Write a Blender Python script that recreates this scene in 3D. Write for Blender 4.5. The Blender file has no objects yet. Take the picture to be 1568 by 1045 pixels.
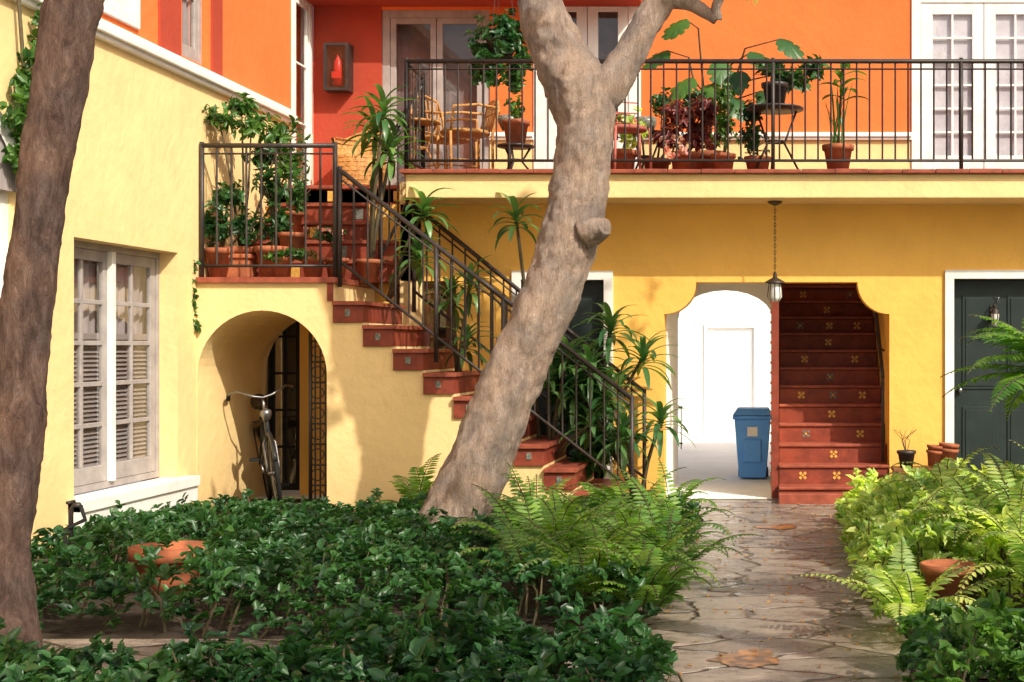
import bpy, math, random
import numpy as np
from mathutils import Vector, Matrix, noise
random.seed(7); RNG=np.random.default_rng(11)
scene=bpy.context.scene
rad=math.radians
# ------------------------------------------------------------------ materials
def newmat(name):
    m=bpy.data.materials.new(name); m.use_nodes=True
    nt=m.node_tree; b=nt.nodes['Principled BSDF']; return m,nt,b
def N(nt,t,**kw):
    n=nt.nodes.new(t)
    for k,v in kw.items(): setattr(n,k,v)
    return n
def ramp(nt,stops):
    r=N(nt,'ShaderNodeValToRGB'); e=r.color_ramp.elements
    while len(e)<len(stops): e.new(0.5)
    for i,(p,c) in enumerate(stops):
        e[i].position=p; e[i].color=(c[0],c[1],c[2],1)
    return r
def coords(nt,scale=(1,1,1)):
    tc=N(nt,'ShaderNodeTexCoord'); mp=N(nt,'ShaderNodeMapping')
    mp.inputs['Scale'].default_value=scale
    nt.links.new(tc.outputs['Object'],mp.inputs['Vector']); return mp.outputs['Vector']
def noisy(name,c,c2=None,scale=3,rough=.8,bump=.2,bscale=40,detail=6,metal=0,vs=(1,1,1),spec=.3,bdist=.01):
    m,nt,b=newmat(name); v=coords(nt,vs)
    if c2 is None: c2=tuple(x*.78 for x in c)
    n=N(nt,'ShaderNodeTexNoise'); n.inputs['Scale'].default_value=scale; n.inputs['Detail'].default_value=detail
    n.inputs['Roughness'].default_value=.65
    nt.links.new(v,n.inputs['Vector'])
    r=ramp(nt,[(.32,c2),(.62,c)]); nt.links.new(n.outputs['Fac'],r.inputs['Fac'])
    nt.links.new(r.outputs['Color'],b.inputs['Base Color'])
    b.inputs['Roughness'].default_value=rough; b.inputs['Metallic'].default_value=metal
    b.inputs['Specular IOR Level'].default_value=spec
    if bump>0:
        n2=N(nt,'ShaderNodeTexNoise'); n2.inputs['Scale'].default_value=bscale; n2.inputs['Detail'].default_value=5
        nt.links.new(v,n2.inputs['Vector'])
        bp=N(nt,'ShaderNodeBump'); bp.inputs['Strength'].default_value=bump; bp.inputs['Distance'].default_value=bdist
        nt.links.new(n2.outputs['Fac'],bp.inputs['Height']); nt.links.new(bp.outputs['Normal'],b.inputs['Normal'])
    return m
def stucco(name,c,stain):
    m,nt,b=newmat(name); v=coords(nt)
    n=N(nt,'ShaderNodeTexNoise'); n.inputs['Scale'].default_value=1.1; n.inputs['Detail'].default_value=8; n.inputs['Roughness'].default_value=.6
    nt.links.new(v,n.inputs['Vector'])
    r=ramp(nt,[(.3,tuple(x*.86 for x in c)),(.6,c)]); nt.links.new(n.outputs['Fac'],r.inputs['Fac'])
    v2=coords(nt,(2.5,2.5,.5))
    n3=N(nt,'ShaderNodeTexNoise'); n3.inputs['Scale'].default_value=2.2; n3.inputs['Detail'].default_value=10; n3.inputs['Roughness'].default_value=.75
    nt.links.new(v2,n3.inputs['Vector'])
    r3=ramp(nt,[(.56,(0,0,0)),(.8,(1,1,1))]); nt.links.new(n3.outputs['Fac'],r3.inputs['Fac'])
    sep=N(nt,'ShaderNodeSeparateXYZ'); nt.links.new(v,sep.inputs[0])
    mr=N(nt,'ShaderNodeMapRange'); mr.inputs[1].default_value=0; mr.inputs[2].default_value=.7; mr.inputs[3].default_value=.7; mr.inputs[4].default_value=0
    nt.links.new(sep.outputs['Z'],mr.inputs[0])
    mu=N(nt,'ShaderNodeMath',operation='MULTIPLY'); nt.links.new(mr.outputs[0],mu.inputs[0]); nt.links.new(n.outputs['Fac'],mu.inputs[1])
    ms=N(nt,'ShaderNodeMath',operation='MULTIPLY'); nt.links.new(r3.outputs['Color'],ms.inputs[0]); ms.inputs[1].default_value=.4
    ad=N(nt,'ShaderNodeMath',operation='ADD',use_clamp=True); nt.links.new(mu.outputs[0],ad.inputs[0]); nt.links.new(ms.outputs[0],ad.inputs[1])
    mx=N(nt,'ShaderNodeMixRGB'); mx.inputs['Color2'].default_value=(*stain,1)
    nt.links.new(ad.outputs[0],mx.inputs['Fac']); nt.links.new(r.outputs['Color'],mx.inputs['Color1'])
    nt.links.new(mx.outputs[0],b.inputs['Base Color'])
    b.inputs['Roughness'].default_value=.88; b.inputs['Specular IOR Level'].default_value=.2
    n2=N(nt,'ShaderNodeTexNoise'); n2.inputs['Scale'].default_value=9; n2.inputs['Detail'].default_value=9; n2.inputs['Roughness'].default_value=.6
    nt.links.new(v,n2.inputs['Vector'])
    bp=N(nt,'ShaderNodeBump'); bp.inputs['Strength'].default_value=.45; bp.inputs['Distance'].default_value=.02
    nt.links.new(n2.outputs['Fac'],bp.inputs['Height']); nt.links.new(bp.outputs['Normal'],b.inputs['Normal'])
    return m
def leafmat(name,c1,c2,rough=.38,trans=.3):
    m,nt,b=newmat(name)
    g=N(nt,'ShaderNodeNewGeometry'); r=ramp(nt,[(0,c1),(1,c2)])
    nt.links.new(g.outputs['Random Per Island'],r.inputs['Fac'])
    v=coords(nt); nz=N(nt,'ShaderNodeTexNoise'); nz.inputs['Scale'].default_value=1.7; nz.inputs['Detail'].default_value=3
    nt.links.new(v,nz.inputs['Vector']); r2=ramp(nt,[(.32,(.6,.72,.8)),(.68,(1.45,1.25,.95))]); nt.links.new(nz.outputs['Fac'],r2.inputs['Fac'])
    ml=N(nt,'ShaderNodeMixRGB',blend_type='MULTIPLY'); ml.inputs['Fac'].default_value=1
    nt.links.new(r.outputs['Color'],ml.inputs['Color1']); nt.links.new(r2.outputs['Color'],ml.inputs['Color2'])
    nt.links.new(ml.outputs[0],b.inputs['Base Color'])
    b.inputs['Roughness'].default_value=rough; b.inputs['Specular IOR Level'].default_value=.5
    t=N(nt,'ShaderNodeBsdfTranslucent')
    br=N(nt,'ShaderNodeMixRGB',blend_type='MULTIPLY'); br.inputs['Fac'].default_value=1
    br.inputs['Color2'].default_value=(2.2,2.4,1.0,1)
    nt.links.new(ml.outputs[0],br.inputs['Color1']); nt.links.new(br.outputs[0],t.inputs['Color'])
    mx=N(nt,'ShaderNodeMixShader'); mx.inputs['Fac'].default_value=trans
    nt.links.new(b.outputs[0],mx.inputs[1]); nt.links.new(t.outputs[0],mx.inputs[2])
    nt.links.new(mx.outputs[0],nt.nodes['Material Output'].inputs['Surface'])
    return m
M={}
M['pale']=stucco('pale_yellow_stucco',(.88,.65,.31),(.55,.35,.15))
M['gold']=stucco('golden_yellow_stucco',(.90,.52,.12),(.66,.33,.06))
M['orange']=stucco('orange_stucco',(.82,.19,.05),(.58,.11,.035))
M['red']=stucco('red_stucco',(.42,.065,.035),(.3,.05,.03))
M['white']=noisy('white_paint',(.84,.82,.78),(.72,.69,.64),scale=5,rough=.55,bump=.1)
M['grey']=noisy('weathered_grey_paint',(.40,.36,.34),(.29,.26,.25),scale=6,rough=.6,bump=.15)
M['whitewall']=noisy('whitewash',(.93,.93,.92),(.90,.90,.89),scale=2)
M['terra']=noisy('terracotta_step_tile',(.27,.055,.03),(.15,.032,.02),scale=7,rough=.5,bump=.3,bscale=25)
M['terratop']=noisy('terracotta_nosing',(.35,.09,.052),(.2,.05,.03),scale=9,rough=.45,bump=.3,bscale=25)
M['pot']=noisy('terracotta_pot_clay',(.42,.13,.055),(.22,.075,.04),scale=9,rough=.8,bump=.2)
M['iron']=noisy('black_wrought_iron',(.022,.02,.02),(.05,.03,.022),scale=14,rough=.5,bump=.15,spec=.5)
M['door']=noisy('dark_green_door_paint',(.018,.028,.027),(.026,.038,.036),scale=4,rough=.4,bump=.1)
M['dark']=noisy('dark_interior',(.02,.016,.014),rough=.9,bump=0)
M['paneback']=noisy('pane_reflection_backing',(.26,.20,.20),(.10,.08,.08),scale=1.5,rough=.9,bump=0)  # grey pane reflections painted into the backing colour behind the glass
M['wood']=noisy('varnished_wood',(.20,.09,.035),(.10,.045,.02),scale=8,vs=(1,1,.2),rough=.5)
M['rattan']=noisy('rattan_cane',(.58,.30,.09),(.26,.11,.035),scale=30,rough=.6,bump=.6,bscale=90)
M['soil']=noisy('garden_soil',(.05,.035,.024),(.02,.014,.01),scale=6,rough=.95,bump=.8,bscale=20,bdist=.03)
M['bluep']=noisy('blue_plastic',(.12,.36,.85),(.10,.30,.78),scale=5,rough=.45,bump=.05)
M['redmetal']=noisy('red_enamel',(.6,.03,.02),(.45,.02,.02),rough=.35,bump=0)
M['pinkmetal']=noisy('rusty_red_paint',(.50,.16,.12),(.33,.09,.06),scale=20,rough=.6)
M['steel']=noisy('chrome_steel',(.30,.30,.31),(.15,.15,.15),rough=.3,bump=0,metal=.85)
M['rubber']=noisy('tyre_rubber',(.015,.015,.015),rough=.8,bump=.1)
M['bikepaint']=noisy('bicycle_paint',(.03,.035,.04),(.02,.022,.025),rough=.3,bump=0,spec=.6)
M['leather']=noisy('saddle_leather',(.05,.03,.02),rough=.5)
M['curtain']=noisy('curtain_cloth',(.42,.36,.36),(.30,.26,.26),scale=4,vs=(6,6,.3),rough=.9,bump=.1)
M['sheer']=noisy('white_blind',(.70,.66,.70),(.52,.48,.54),scale=3,rough=.9,bump=.1)
M['louvre']=noisy('grey_louvre_paint',(.34,.29,.28),(.24,.21,.21),scale=5,rough=.7,bump=.1)
M['brass']=noisy('lantern_metal',(.10,.08,.06),(.05,.04,.03),rough=.4,metal=.6)
M['tiley']=noisy('glazed_yellow_tile',(.75,.42,.10),(.5,.25,.05),scale=40,rough=.25,bump=0)
M['tileb']=noisy('glazed_blue_tile',(.06,.11,.12),(.32,.26,.18),scale=45,rough=.25,bump=0)
M['frost']=noisy('frosted_glass',(.8,.8,.75),rough=.3,bump=0)
M['conc']=noisy('pale_concrete',(.84,.82,.78),(.76,.74,.70),scale=3,rough=.85)
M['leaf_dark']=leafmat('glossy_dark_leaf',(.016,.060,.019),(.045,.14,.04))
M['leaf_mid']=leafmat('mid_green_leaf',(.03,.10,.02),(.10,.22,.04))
M['leaf_lit']=leafmat('yellow_green_sunlit_leaf',(.18,.31,.07),(.52,.60,.24),trans=.45)  # yellow-green leaf, its colour lightened to paint in sun from behind
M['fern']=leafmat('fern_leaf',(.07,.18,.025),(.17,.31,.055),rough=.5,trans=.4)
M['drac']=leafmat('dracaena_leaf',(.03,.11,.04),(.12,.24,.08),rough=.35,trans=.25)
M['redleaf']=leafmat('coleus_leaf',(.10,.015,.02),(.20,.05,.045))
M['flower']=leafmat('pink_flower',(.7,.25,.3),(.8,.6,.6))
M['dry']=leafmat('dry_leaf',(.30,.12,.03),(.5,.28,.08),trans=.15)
M['stem']=noisy('green_brown_stem',(.10,.08,.04),(.05,.04,.025),scale=10)
m,nt,b=newmat('window_glass'); M['glass']=m
nt.nodes.remove(b); g=N(nt,'ShaderNodeBsdfGlossy'); g.inputs['Roughness'].default_value=.02; t=N(nt,'ShaderNodeBsdfTransparent')
t.inputs['Color'].default_value=(.92,.93,.93,1)
lw=N(nt,'ShaderNodeLayerWeight'); lw.inputs['Blend'].default_value=.5
pw=N(nt,'ShaderNodeMath',operation='POWER'); pw.inputs[1].default_value=4; nt.links.new(lw.outputs['Facing'],pw.inputs[0])
ma=N(nt,'ShaderNodeMath',operation='MULTIPLY_ADD'); ma.inputs[1].default_value=.8; ma.inputs[2].default_value=.10; nt.links.new(pw.outputs[0],ma.inputs[0])
mx=N(nt,'ShaderNodeMixShader')
nt.links.new(ma.outputs[0],mx.inputs[0]); nt.links.new(t.outputs[0],mx.inputs[1]); nt.links.new(g.outputs[0],mx.inputs[2])
nt.links.new(mx.outputs[0],nt.nodes['Material Output'].inputs['Surface'])
def bark(name,c1,c2,c3,crack):
    m,nt,b=newmat(name); v=coords(nt,(1,1,.3))
    n=N(nt,'ShaderNodeTexNoise'); n.inputs['Scale'].default_value=20; n.inputs['Detail'].default_value=9; n.inputs['Roughness'].default_value=.75; n.inputs['Distortion'].default_value=.8
    nt.links.new(v,n.inputs['Vector']); r=ramp(nt,[(.32,c1),(.5,c2),(.68,c3)]); nt.links.new(n.outputs['Fac'],r.inputs['Fac'])
    v3=coords(nt); n3=N(nt,'ShaderNodeTexNoise'); n3.inputs['Scale'].default_value=4.2; n3.inputs['Detail'].default_value=7; n3.inputs['Roughness'].default_value=.65
    nt.links.new(v3,n3.inputs['Vector']); r2=ramp(nt,[(.38,(.74,.73,.75)),(.62,(1.15,1.02,.92))]); nt.links.new(n3.outputs['Fac'],r2.inputs['Fac'])
    mm=N(nt,'ShaderNodeMixRGB',blend_type='MULTIPLY'); mm.inputs['Fac'].default_value=1
    nt.links.new(r.outputs['Color'],mm.inputs['Color1']); nt.links.new(r2.outputs['Color'],mm.inputs['Color2'])
    b.inputs['Roughness'].default_value=.9; b.inputs['Specular IOR Level'].default_value=.15
    v4=coords(nt,(1,1,.28))
    vo=N(nt,'ShaderNodeTexVoronoi',feature='DISTANCE_TO_EDGE'); vo.inputs['Scale'].default_value=42
    mixv=N(nt,'ShaderNodeMixRGB',blend_type='ADD'); mixv.inputs['Fac'].default_value=.14
    nt.links.new(v4,mixv.inputs['Color1']); nt.links.new(n.outputs['Color'],mixv.inputs['Color2'])
    nt.links.new(mixv.outputs[0],vo.inputs['Vector'])
    rk=ramp(nt,[(.0,(crack,crack*.92,crack*.86)),(.1,(1,1,1))]); nt.links.new(vo.outputs['Distance'],rk.inputs['Fac'])
    m2=N(nt,'ShaderNodeMixRGB',blend_type='MULTIPLY'); m2.inputs['Fac'].default_value=.85
    nt.links.new(mm.outputs[0],m2.inputs['Color1']); nt.links.new(rk.outputs['Color'],m2.inputs['Color2'])
    nt.links.new(m2.outputs[0],b.inputs['Base Color'])
    ad=N(nt,'ShaderNodeMath',operation='MULTIPLY_ADD'); ad.inputs[1].default_value=1.6
    nt.links.new(vo.outputs['Distance'],ad.inputs[0]); nt.links.new(n.outputs['Fac'],ad.inputs[2])
    bp=N(nt,'ShaderNodeBump'); bp.inputs['Strength'].default_value=.9; bp.inputs['Distance'].default_value=.025
    nt.links.new(ad.outputs[0],bp.inputs['Height']); nt.links.new(bp.outputs['Normal'],b.inputs['Normal']); return m
M['bark']=bark('grey_brown_bark',(.38,.29,.235),(.64,.53,.45),(.80,.70,.62),.5)
M['bark2']=bark('red_brown_bark',(.10,.065,.052),(.25,.17,.14),(.38,.29,.25),.42)
m,nt,b=newmat('flagstone_paving'); M['flag']=m
v=coords(nt,(.75,1.3,1)); n=N(nt,'ShaderNodeTexNoise'); n.inputs['Scale'].default_value=1.6; n.inputs['Detail'].default_value=3
nt.links.new(v,n.inputs['Vector'])
mv=N(nt,'ShaderNodeMixRGB',blend_type='ADD'); mv.inputs['Fac'].default_value=.5
nt.links.new(v,mv.inputs['Color1']); nt.links.new(n.outputs['Color'],mv.inputs['Color2'])
vo=N(nt,'ShaderNodeTexVoronoi',feature='DISTANCE_TO_EDGE'); vo.inputs['Scale'].default_value=2.1
vc=N(nt,'ShaderNodeTexVoronoi'); vc.inputs['Scale'].default_value=2.1
nt.links.new(mv.outputs[0],vo.inputs['Vector']); nt.links.new(mv.outputs[0],vc.inputs['Vector'])
n2=N(nt,'ShaderNodeTexNoise'); n2.inputs['Scale'].default_value=6; n2.inputs['Detail'].default_value=10; n2.inputs['Roughness'].default_value=.7
nt.links.new(v,n2.inputs['Vector'])
rc=ramp(nt,[(0,(.20,.17,.15)),(.5,(.30,.255,.21)),(1,(.38,.33,.28))]); nt.links.new(vc.outputs['Color'],rc.inputs['Fac'])
rn=ramp(nt,[(.3,(.40,.38,.38)),(.7,(1.2,1.12,1.05))]); nt.links.new(n2.outputs['Fac'],rn.inputs['Fac'])
mm=N(nt,'ShaderNodeMixRGB',blend_type='MULTIPLY'); mm.inputs['Fac'].default_value=1
nt.links.new(rc.outputs['Color'],mm.inputs['Color1']); nt.links.new(rn.outputs['Color'],mm.inputs['Color2'])
rg=ramp(nt,[(.008,(0,0,0)),(.035,(1,1,1))]); nt.links.new(vo.outputs['Distance'],rg.inputs['Fac'])
mg=N(nt,'ShaderNodeMixRGB'); nt.links.new(rg.outputs['Color'],mg.inputs['Fac']); mg.inputs['Color1'].default_value=(.085,.065,.05,1)
nt.links.new(mm.outputs[0],mg.inputs['Color2']); nt.links.new(mg.outputs[0],b.inputs['Base Color'])
rr=ramp(nt,[(.40,(.12,.12,.12)),(.60,(.55,.55,.55))]); nt.links.new(n2.outputs['Fac'],rr.inputs['Fac']); nt.links.new(rr.outputs['Color'],b.inputs['Roughness'])
ad=N(nt,'ShaderNodeMath',operation='MULTIPLY_ADD'); ad.inputs[1].default_value=1.1
nt.links.new(n2.outputs['Fac'],ad.inputs[0]); nt.links.new(rg.outputs['Color'],ad.inputs[2])
bp=N(nt,'ShaderNodeBump'); bp.inputs['Strength'].default_value=.9; bp.inputs['Distance'].default_value=.025
nt.links.new(ad.outputs[0],bp.inputs['Height']); nt.links.new(bp.outputs['Normal'],b.inputs['Normal'])
m,nt,b=newmat('puddle_stain_reflection'); M['puddletint']=m
b.inputs['Base Color'].default_value=(.26,.11,.035,1); b.inputs['Roughness'].default_value=.30; b.inputs['Specular IOR Level'].default_value=.35  # rust-brown stain colour, painted to stand in for the puddle's warm reflection
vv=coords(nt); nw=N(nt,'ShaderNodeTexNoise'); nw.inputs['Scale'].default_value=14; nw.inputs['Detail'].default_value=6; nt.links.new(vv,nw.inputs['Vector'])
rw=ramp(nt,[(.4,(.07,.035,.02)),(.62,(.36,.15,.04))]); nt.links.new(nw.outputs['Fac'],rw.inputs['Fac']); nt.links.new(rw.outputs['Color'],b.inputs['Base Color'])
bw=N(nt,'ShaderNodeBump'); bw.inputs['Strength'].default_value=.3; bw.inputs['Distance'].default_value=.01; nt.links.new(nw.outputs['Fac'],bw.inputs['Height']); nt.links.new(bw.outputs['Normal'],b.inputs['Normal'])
# ------------------------------------------------------------------ builder
class B:
    def __init__(s,name,parent=None):
        s.name=name; s.parent=parent; s.V=[]; s.F=[]; s.MI=[]; s.SM=[]; s.mats=[]; s.M=None; s.n=0
    def mi(s,mat):
        m=M[mat]
        if m not in s.mats: s.mats.append(m)
        return s.mats.index(m)
    def add(s,V,F,mat,smooth=False):
        V=np.asarray(V,dtype=float).reshape(-1,3)
        if s.M is not None:
            R=np.array(s.M); V=V@R[:3,:3].T+R[:3,3]
        o=s.n; s.V.append(V); s.n+=len(V)
        s.F.extend([tuple(i+o for i in f) for f in F]); k=s.mi(mat)
        s.MI.extend([k]*len(F)); s.SM.extend([smooth]*len(F))
    def box(s,x0,x1,y0,y1,z0,z1,mat):
        s.add([(x0,y0,z0),(x1,y0,z0),(x1,y1,z0),(x0,y1,z0),(x0,y0,z1),(x1,y0,z1),(x1,y1,z1),(x0,y1,z1)],
          [(0,3,2,1),(4,5,6,7),(0,1,5,4),(1,2,6,5),(2,3,7,6),(3,0,4,7)],mat)
    def tube(s,P,R,mat,n=8,closed=False,cap=True,disp=None):
        P=[Vector(p) for p in P]; m=len(P)
        if not hasattr(R,'__len__'): R=[R]*m
        V=[];prev=None
        for i in range(m):
            if closed: t=(P[(i+1)%m]-P[i-1])
            else: t=P[min(i+1,m-1)]-P[max(i-1,0)]
            t.normalize()
            if prev is None:
                a=Vector((0,0,1)) if abs(t.z)<.9 else Vector((1,0,0)); u=t.cross(a).normalized()
            else:
                u=(prev-t*prev.dot(t)).normalized()
            prev=u; w=t.cross(u)
            for k in range(n):
                a=2*math.pi*k/n; d=u*math.cos(a)+w*math.sin(a); r=R[i]
                q=P[i]+d*r
                if disp: q=q+d*(disp(q,r,a)*r)
                V.append(q)
        F=[]
        for i in range(m if closed else m-1):
            j=(i+1)%m
            for k in range(n):
                l=(k+1)%n; F.append((i*n+k,i*n+l,j*n+l,j*n+k))
        if cap and not closed:
            F.append(tuple(range(n))[::-1]); F.append(tuple((m-1)*n+k for k in range(n)))
        s.add([tuple(v) for v in V],F,mat,n>5)
    def cyl(s,a,b,r,mat,n=8): s.tube([a,b],[r,r],mat,n)
    def lathe(s,c,prof,mat,n=24):
        V=[];F=[]
        for r,z in prof:
            for k in range(n):
                a=2*math.pi*k/n; V.append((c[0]+r*math.cos(a),c[1]+r*math.sin(a),c[2]+z))
        for i in range(len(prof)-1):
            for k in range(n):
                l=(k+1)%n; F.append((i*n+k,i*n+l,(i+1)*n+l,(i+1)*n+k))
        s.add(V,F,mat,True)
    def segs(s,S,y0,y1,mat):
        for x0,x1,a,b_,c,d in S:
            s.add([(x0,y0,a),(x1,y0,b_),(x1,y1,b_),(x0,y1,a),(x0,y0,c),(x1,y0,d),(x1,y1,d),(x0,y1,c)],
              [(0,3,2,1),(4,5,6,7),(0,1,5,4),(1,2,6,5),(2,3,7,6),(3,0,4,7)],mat)
    def leaves(s,P,D,Nn,L,W,mat,curl=.18,fold=.3):
        P=np.asarray(P,float);D=np.asarray(D,float);Nn=np.asarray(Nn,float)
        D=D/(np.linalg.norm(D,axis=1,keepdims=True)+1e-9)
        S=np.cross(D,Nn); S/= (np.linalg.norm(S,axis=1,keepdims=True)+1e-9); U=np.cross(S,D)
        k=len(P); L=np.broadcast_to(L,(k,)).reshape(-1,1); W=np.broadcast_to(W,(k,)).reshape(-1,1)
        prm=[(0,0,0),(.3,-.5,fold),(.7,-.38,fold),(1,0,0),(.7,.38,fold),(.3,.5,fold),(.3,0,0),(.7,0,0)]
        out=np.zeros((k,8,3))
        for i,(t,sd,h) in enumerate(prm):
            out[:,i]=P+D*L*t+S*W*sd+U*(W*h-L*curl*t*t)
        fb=[(0,6,1),(6,7,2,1),(7,3,2),(0,5,6),(6,5,4,7),(7,4,3)]
        F=[tuple(j+8*i for j in f) for i in range(k) for f in fb]
        s.add(out.reshape(-1,3),F,mat,True)
    def build(s,bevel=0):
        me=bpy.data.meshes.new(s.name); V=np.concatenate(s.V) if s.V else np.zeros((0,3))
        me.from_pydata(V.tolist(),[],s.F)
        for m in s.mats: me.materials.append(m)
        me.polygons.foreach_set('material_index',s.MI); me.polygons.foreach_set('use_smooth',s.SM); me.update()
        ob=bpy.data.objects.new(s.name,me); scene.collection.objects.link(ob)
        if s.parent: ob.parent=s.parent
        if bevel:
            md=ob.modifiers.new('bevel','BEVEL'); md.width=bevel; md.segments=2; md.limit_method='ANGLE'; md.angle_limit=rad(50)
        return ob
def empty(name):
    e=bpy.data.objects.new(name,None); scene.collection.objects.link(e); return e
def wall_open(b,x0,x1,z0,z1,th,ops,mat):
    xs=sorted({x0,x1}|{min(max(v,x0),x1) for o in ops for v in (o[0],o[1])})
    for a,c in zip(xs[:-1],xs[1:]):
        if c-a<1e-4: continue
        mid=(a+c)/2; z=z0
        for o in sorted([o for o in ops if o[0]<mid<o[1]],key=lambda o:o[2]):
            if o[2]>z and o[2]<z1: b.box(a,c,0,th,z,o[2],mat)
            z=max(z,o[3])
        if z<z1-1e-4: b.box(a,c,0,th,z,z1,mat)
def window(b,x0,x1,z0,z1,leaves,cols,rows,fm,back,fd=.06,ft=.06,lt=.05,mt=.022,y=0,mull=None,bdepth=.12,solid=0):
    b.box(x0,x0+ft,y,y+fd,z0,z1,fm); b.box(x1-ft,x1,y,y+fd,z0,z1,fm)
    b.box(x0+ft,x1-ft,y,y+fd,z1-ft,z1,fm); b.box(x0+ft,x1-ft,y,y+fd,z0,z0+ft,fm)
    ix0,ix1=x0+ft,x1-ft; w=(ix1-ix0)/leaves
    for i in range(leaves):
        a=ix0+w*i+.004; c=ix0+w*(i+1)-.004; zb=z0+ft+.002; zt=z1-ft-.002
        yy=y+.012
        b.box(a,a+lt,yy,yy+.035,zb,zt,fm); b.box(c-lt,c,yy,yy+.035,zb,zt,fm)
        b.box(a+lt,c-lt,yy,yy+.035,zt-lt,zt,fm); bh=lt*1.6+solid; b.box(a+lt,c-lt,yy,yy+.035,zb,zb+bh,fm)
        for k in range(1,cols):
            xx=a+lt+(c-a-2*lt)*k/cols; b.box(xx-mt/2,xx+mt/2,yy+.004,yy+.03,zb+bh,zt-lt,fm)
        for k in range(1,rows):
            zz=zb+bh+(zt-lt-zb-bh)*k/rows; b.box(a+lt,c-lt,yy+.006,yy+.028,zz-mt/2,zz+mt/2,fm)
        b.add([(a+lt,yy+.018,zb+bh),(c-lt,yy+.018,zb+bh),(c-lt,yy+.018,zt-lt),(a+lt,yy+.018,zt-lt)],[(0,1,2,3)],'glass')
        if back=='louvre':
            a2=a+lt-.01; c2=c-lt+.01; m_=(a2+c2)/2
            for u0,u1 in ((a2,m_-.015),(m_+.015,c2)):
                z=zb+bh
                while z<zb+bh+.95:
                    b.add([(u0,y+.045,z),(u1,y+.045,z),(u1,y+.075,z+.03),(u0,y+.075,z+.03)],[(0,1,2,3)],'louvre'); z+=.034
            b.box(m_-.015,m_+.015,y+.042,y+.08,zb+bh,zb+bh+.95,'louvre'); b.box(a2,c2,y+.04,y+.08,zb+bh+.95,zb+bh+1.0,'louvre')
    if mull: b.box((x0+x1)/2-.03,(x0+x1)/2+.03,y-.03,y+.012,z0+ft,z1-ft,mull)
    if back in('curtain','sheer','louvre'):
        n=80; V=[];F=[]
        for i in range(n+1):
            x=x0+(x1-x0)*i/n; d=y+bdepth+(.018*math.sin(i*1.1)+.01*math.sin(i*.37) if back!='sheer' else 0)
            V+= [(x,d,z0),(x,d,z1)]
        F=[(2*i,2*i+2,2*i+3,2*i+1) for i in range(n)]; b.add(V,F,'curtain' if back!='sheer' else 'sheer',True)
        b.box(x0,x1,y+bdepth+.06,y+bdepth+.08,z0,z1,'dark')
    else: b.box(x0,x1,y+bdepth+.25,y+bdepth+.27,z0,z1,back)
# ------------------------------------------------------------------ ground
g=B('ground'); g.add([(-200,-200,0),(200,-200,0),(200,300,0),(-200,300,0)],[(0,1,2,3)],'soil'); g.build()
p=B('flagstone_path')
def sheet(b,x0,x1,y0,y1,z,mat): b.add([(x0,y0,z),(x1,y0,z),(x1,y1,z),(x0,y1,z)],[(0,1,2,3)],mat)
sheet(p,-.98,.60,4.3,12.9,.008,'flag'); sheet(p,-6,-.98,5.95,6.75,.008,'flag'); sheet(p,.60,4,5.95,6.75,.008,'flag')
sheet(p,.60,3.0,11.4,12.9,.008,'flag'); sheet(p,-14,14,-8,4.3,.004,'conc'); p.build()
p=B('alley_paving'); sheet(p,-20,20,12.9,60,.012,'conc'); p.build()
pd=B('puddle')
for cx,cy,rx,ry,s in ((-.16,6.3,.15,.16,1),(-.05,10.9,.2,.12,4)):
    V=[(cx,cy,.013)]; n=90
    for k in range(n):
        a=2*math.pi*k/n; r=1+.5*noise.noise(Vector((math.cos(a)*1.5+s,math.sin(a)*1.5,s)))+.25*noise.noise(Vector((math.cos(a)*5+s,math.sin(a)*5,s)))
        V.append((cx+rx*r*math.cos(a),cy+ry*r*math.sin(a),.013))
    pd.add(V,[(0,1+k,1+(k+1)%n) for k in range(n)],'puddletint')
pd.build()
# ------------------------------------------------------------------ building
bld=empty('courtyard_apartment_building')
XL=-5.01
LM=Matrix.Translation((XL,0,0))@Matrix.Rotation(rad(90),4,'Z')
w=B('left_wall_lower',bld); w.M=LM
opsL=[(9.68,11.34,.30,2.22),(7.6,8.95,.6,2.5)]
wall_open(w,3,14.6,0,3.70,.3,opsL+[(13.95,14.52,3.0,5.1)],'pale'); w.build()
w=B('left_wall_upper',bld); w.M=LM
opsU=[(10.05,10.62,3.9,5.4),(11.42,11.95,3.87,5.4),(8.2,9.3,3.9,5.4)]
wall_open(w,3,12.2,3.70,5.6,.3,opsU,'orange')
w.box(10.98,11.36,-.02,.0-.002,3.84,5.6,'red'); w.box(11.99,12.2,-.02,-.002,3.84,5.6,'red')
wall_open(w,12.2,14.6,3.70,5.6,.3,[(13.95,14.52,3.0,5.1)],'orange'); w.build()
w=B('left_wall_moulding',bld); w.M=LM
for a,c in ((3,13.9),):
    w.box(a,c,-.05,.01,3.69,3.73,'white'); w.box(a,c,-.085,.012,3.73,3.78,'white'); w.box(a,c,-.06,.011,3.78,3.83,'white')
w.build(.008)
w=B('left_casement_window',bld); w.M=LM
window(w,9.68,11.34,.367,2.22,2,2,5,'grey','louvre',y=.15,ft=.05,lt=.08,mt=.035,mull='white',fd=.08,bdepth=.11)
w.box(9.6,11.52,-.09,.15,.15,.36,'white'); w.box(9.6,11.52,-.11,.14,.28,.362,'white')
w.build(.004)
w=B('upper_left_windows',bld); w.M=LM
for a,c,l in ((10.05,10.62,1),(11.42,11.95,1),(8.2,9.3,2)):
    z0=3.87 if a>11 else 3.9
    window(w,a,c,z0,5.4,l,1,3,'white' if a<11 else 'grey','wood' if a<11 else 'curtain',y=.06 if a>11 else -.03,ft=.09 if a<11 else .06,fd=.1,bdepth=.07)
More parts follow.
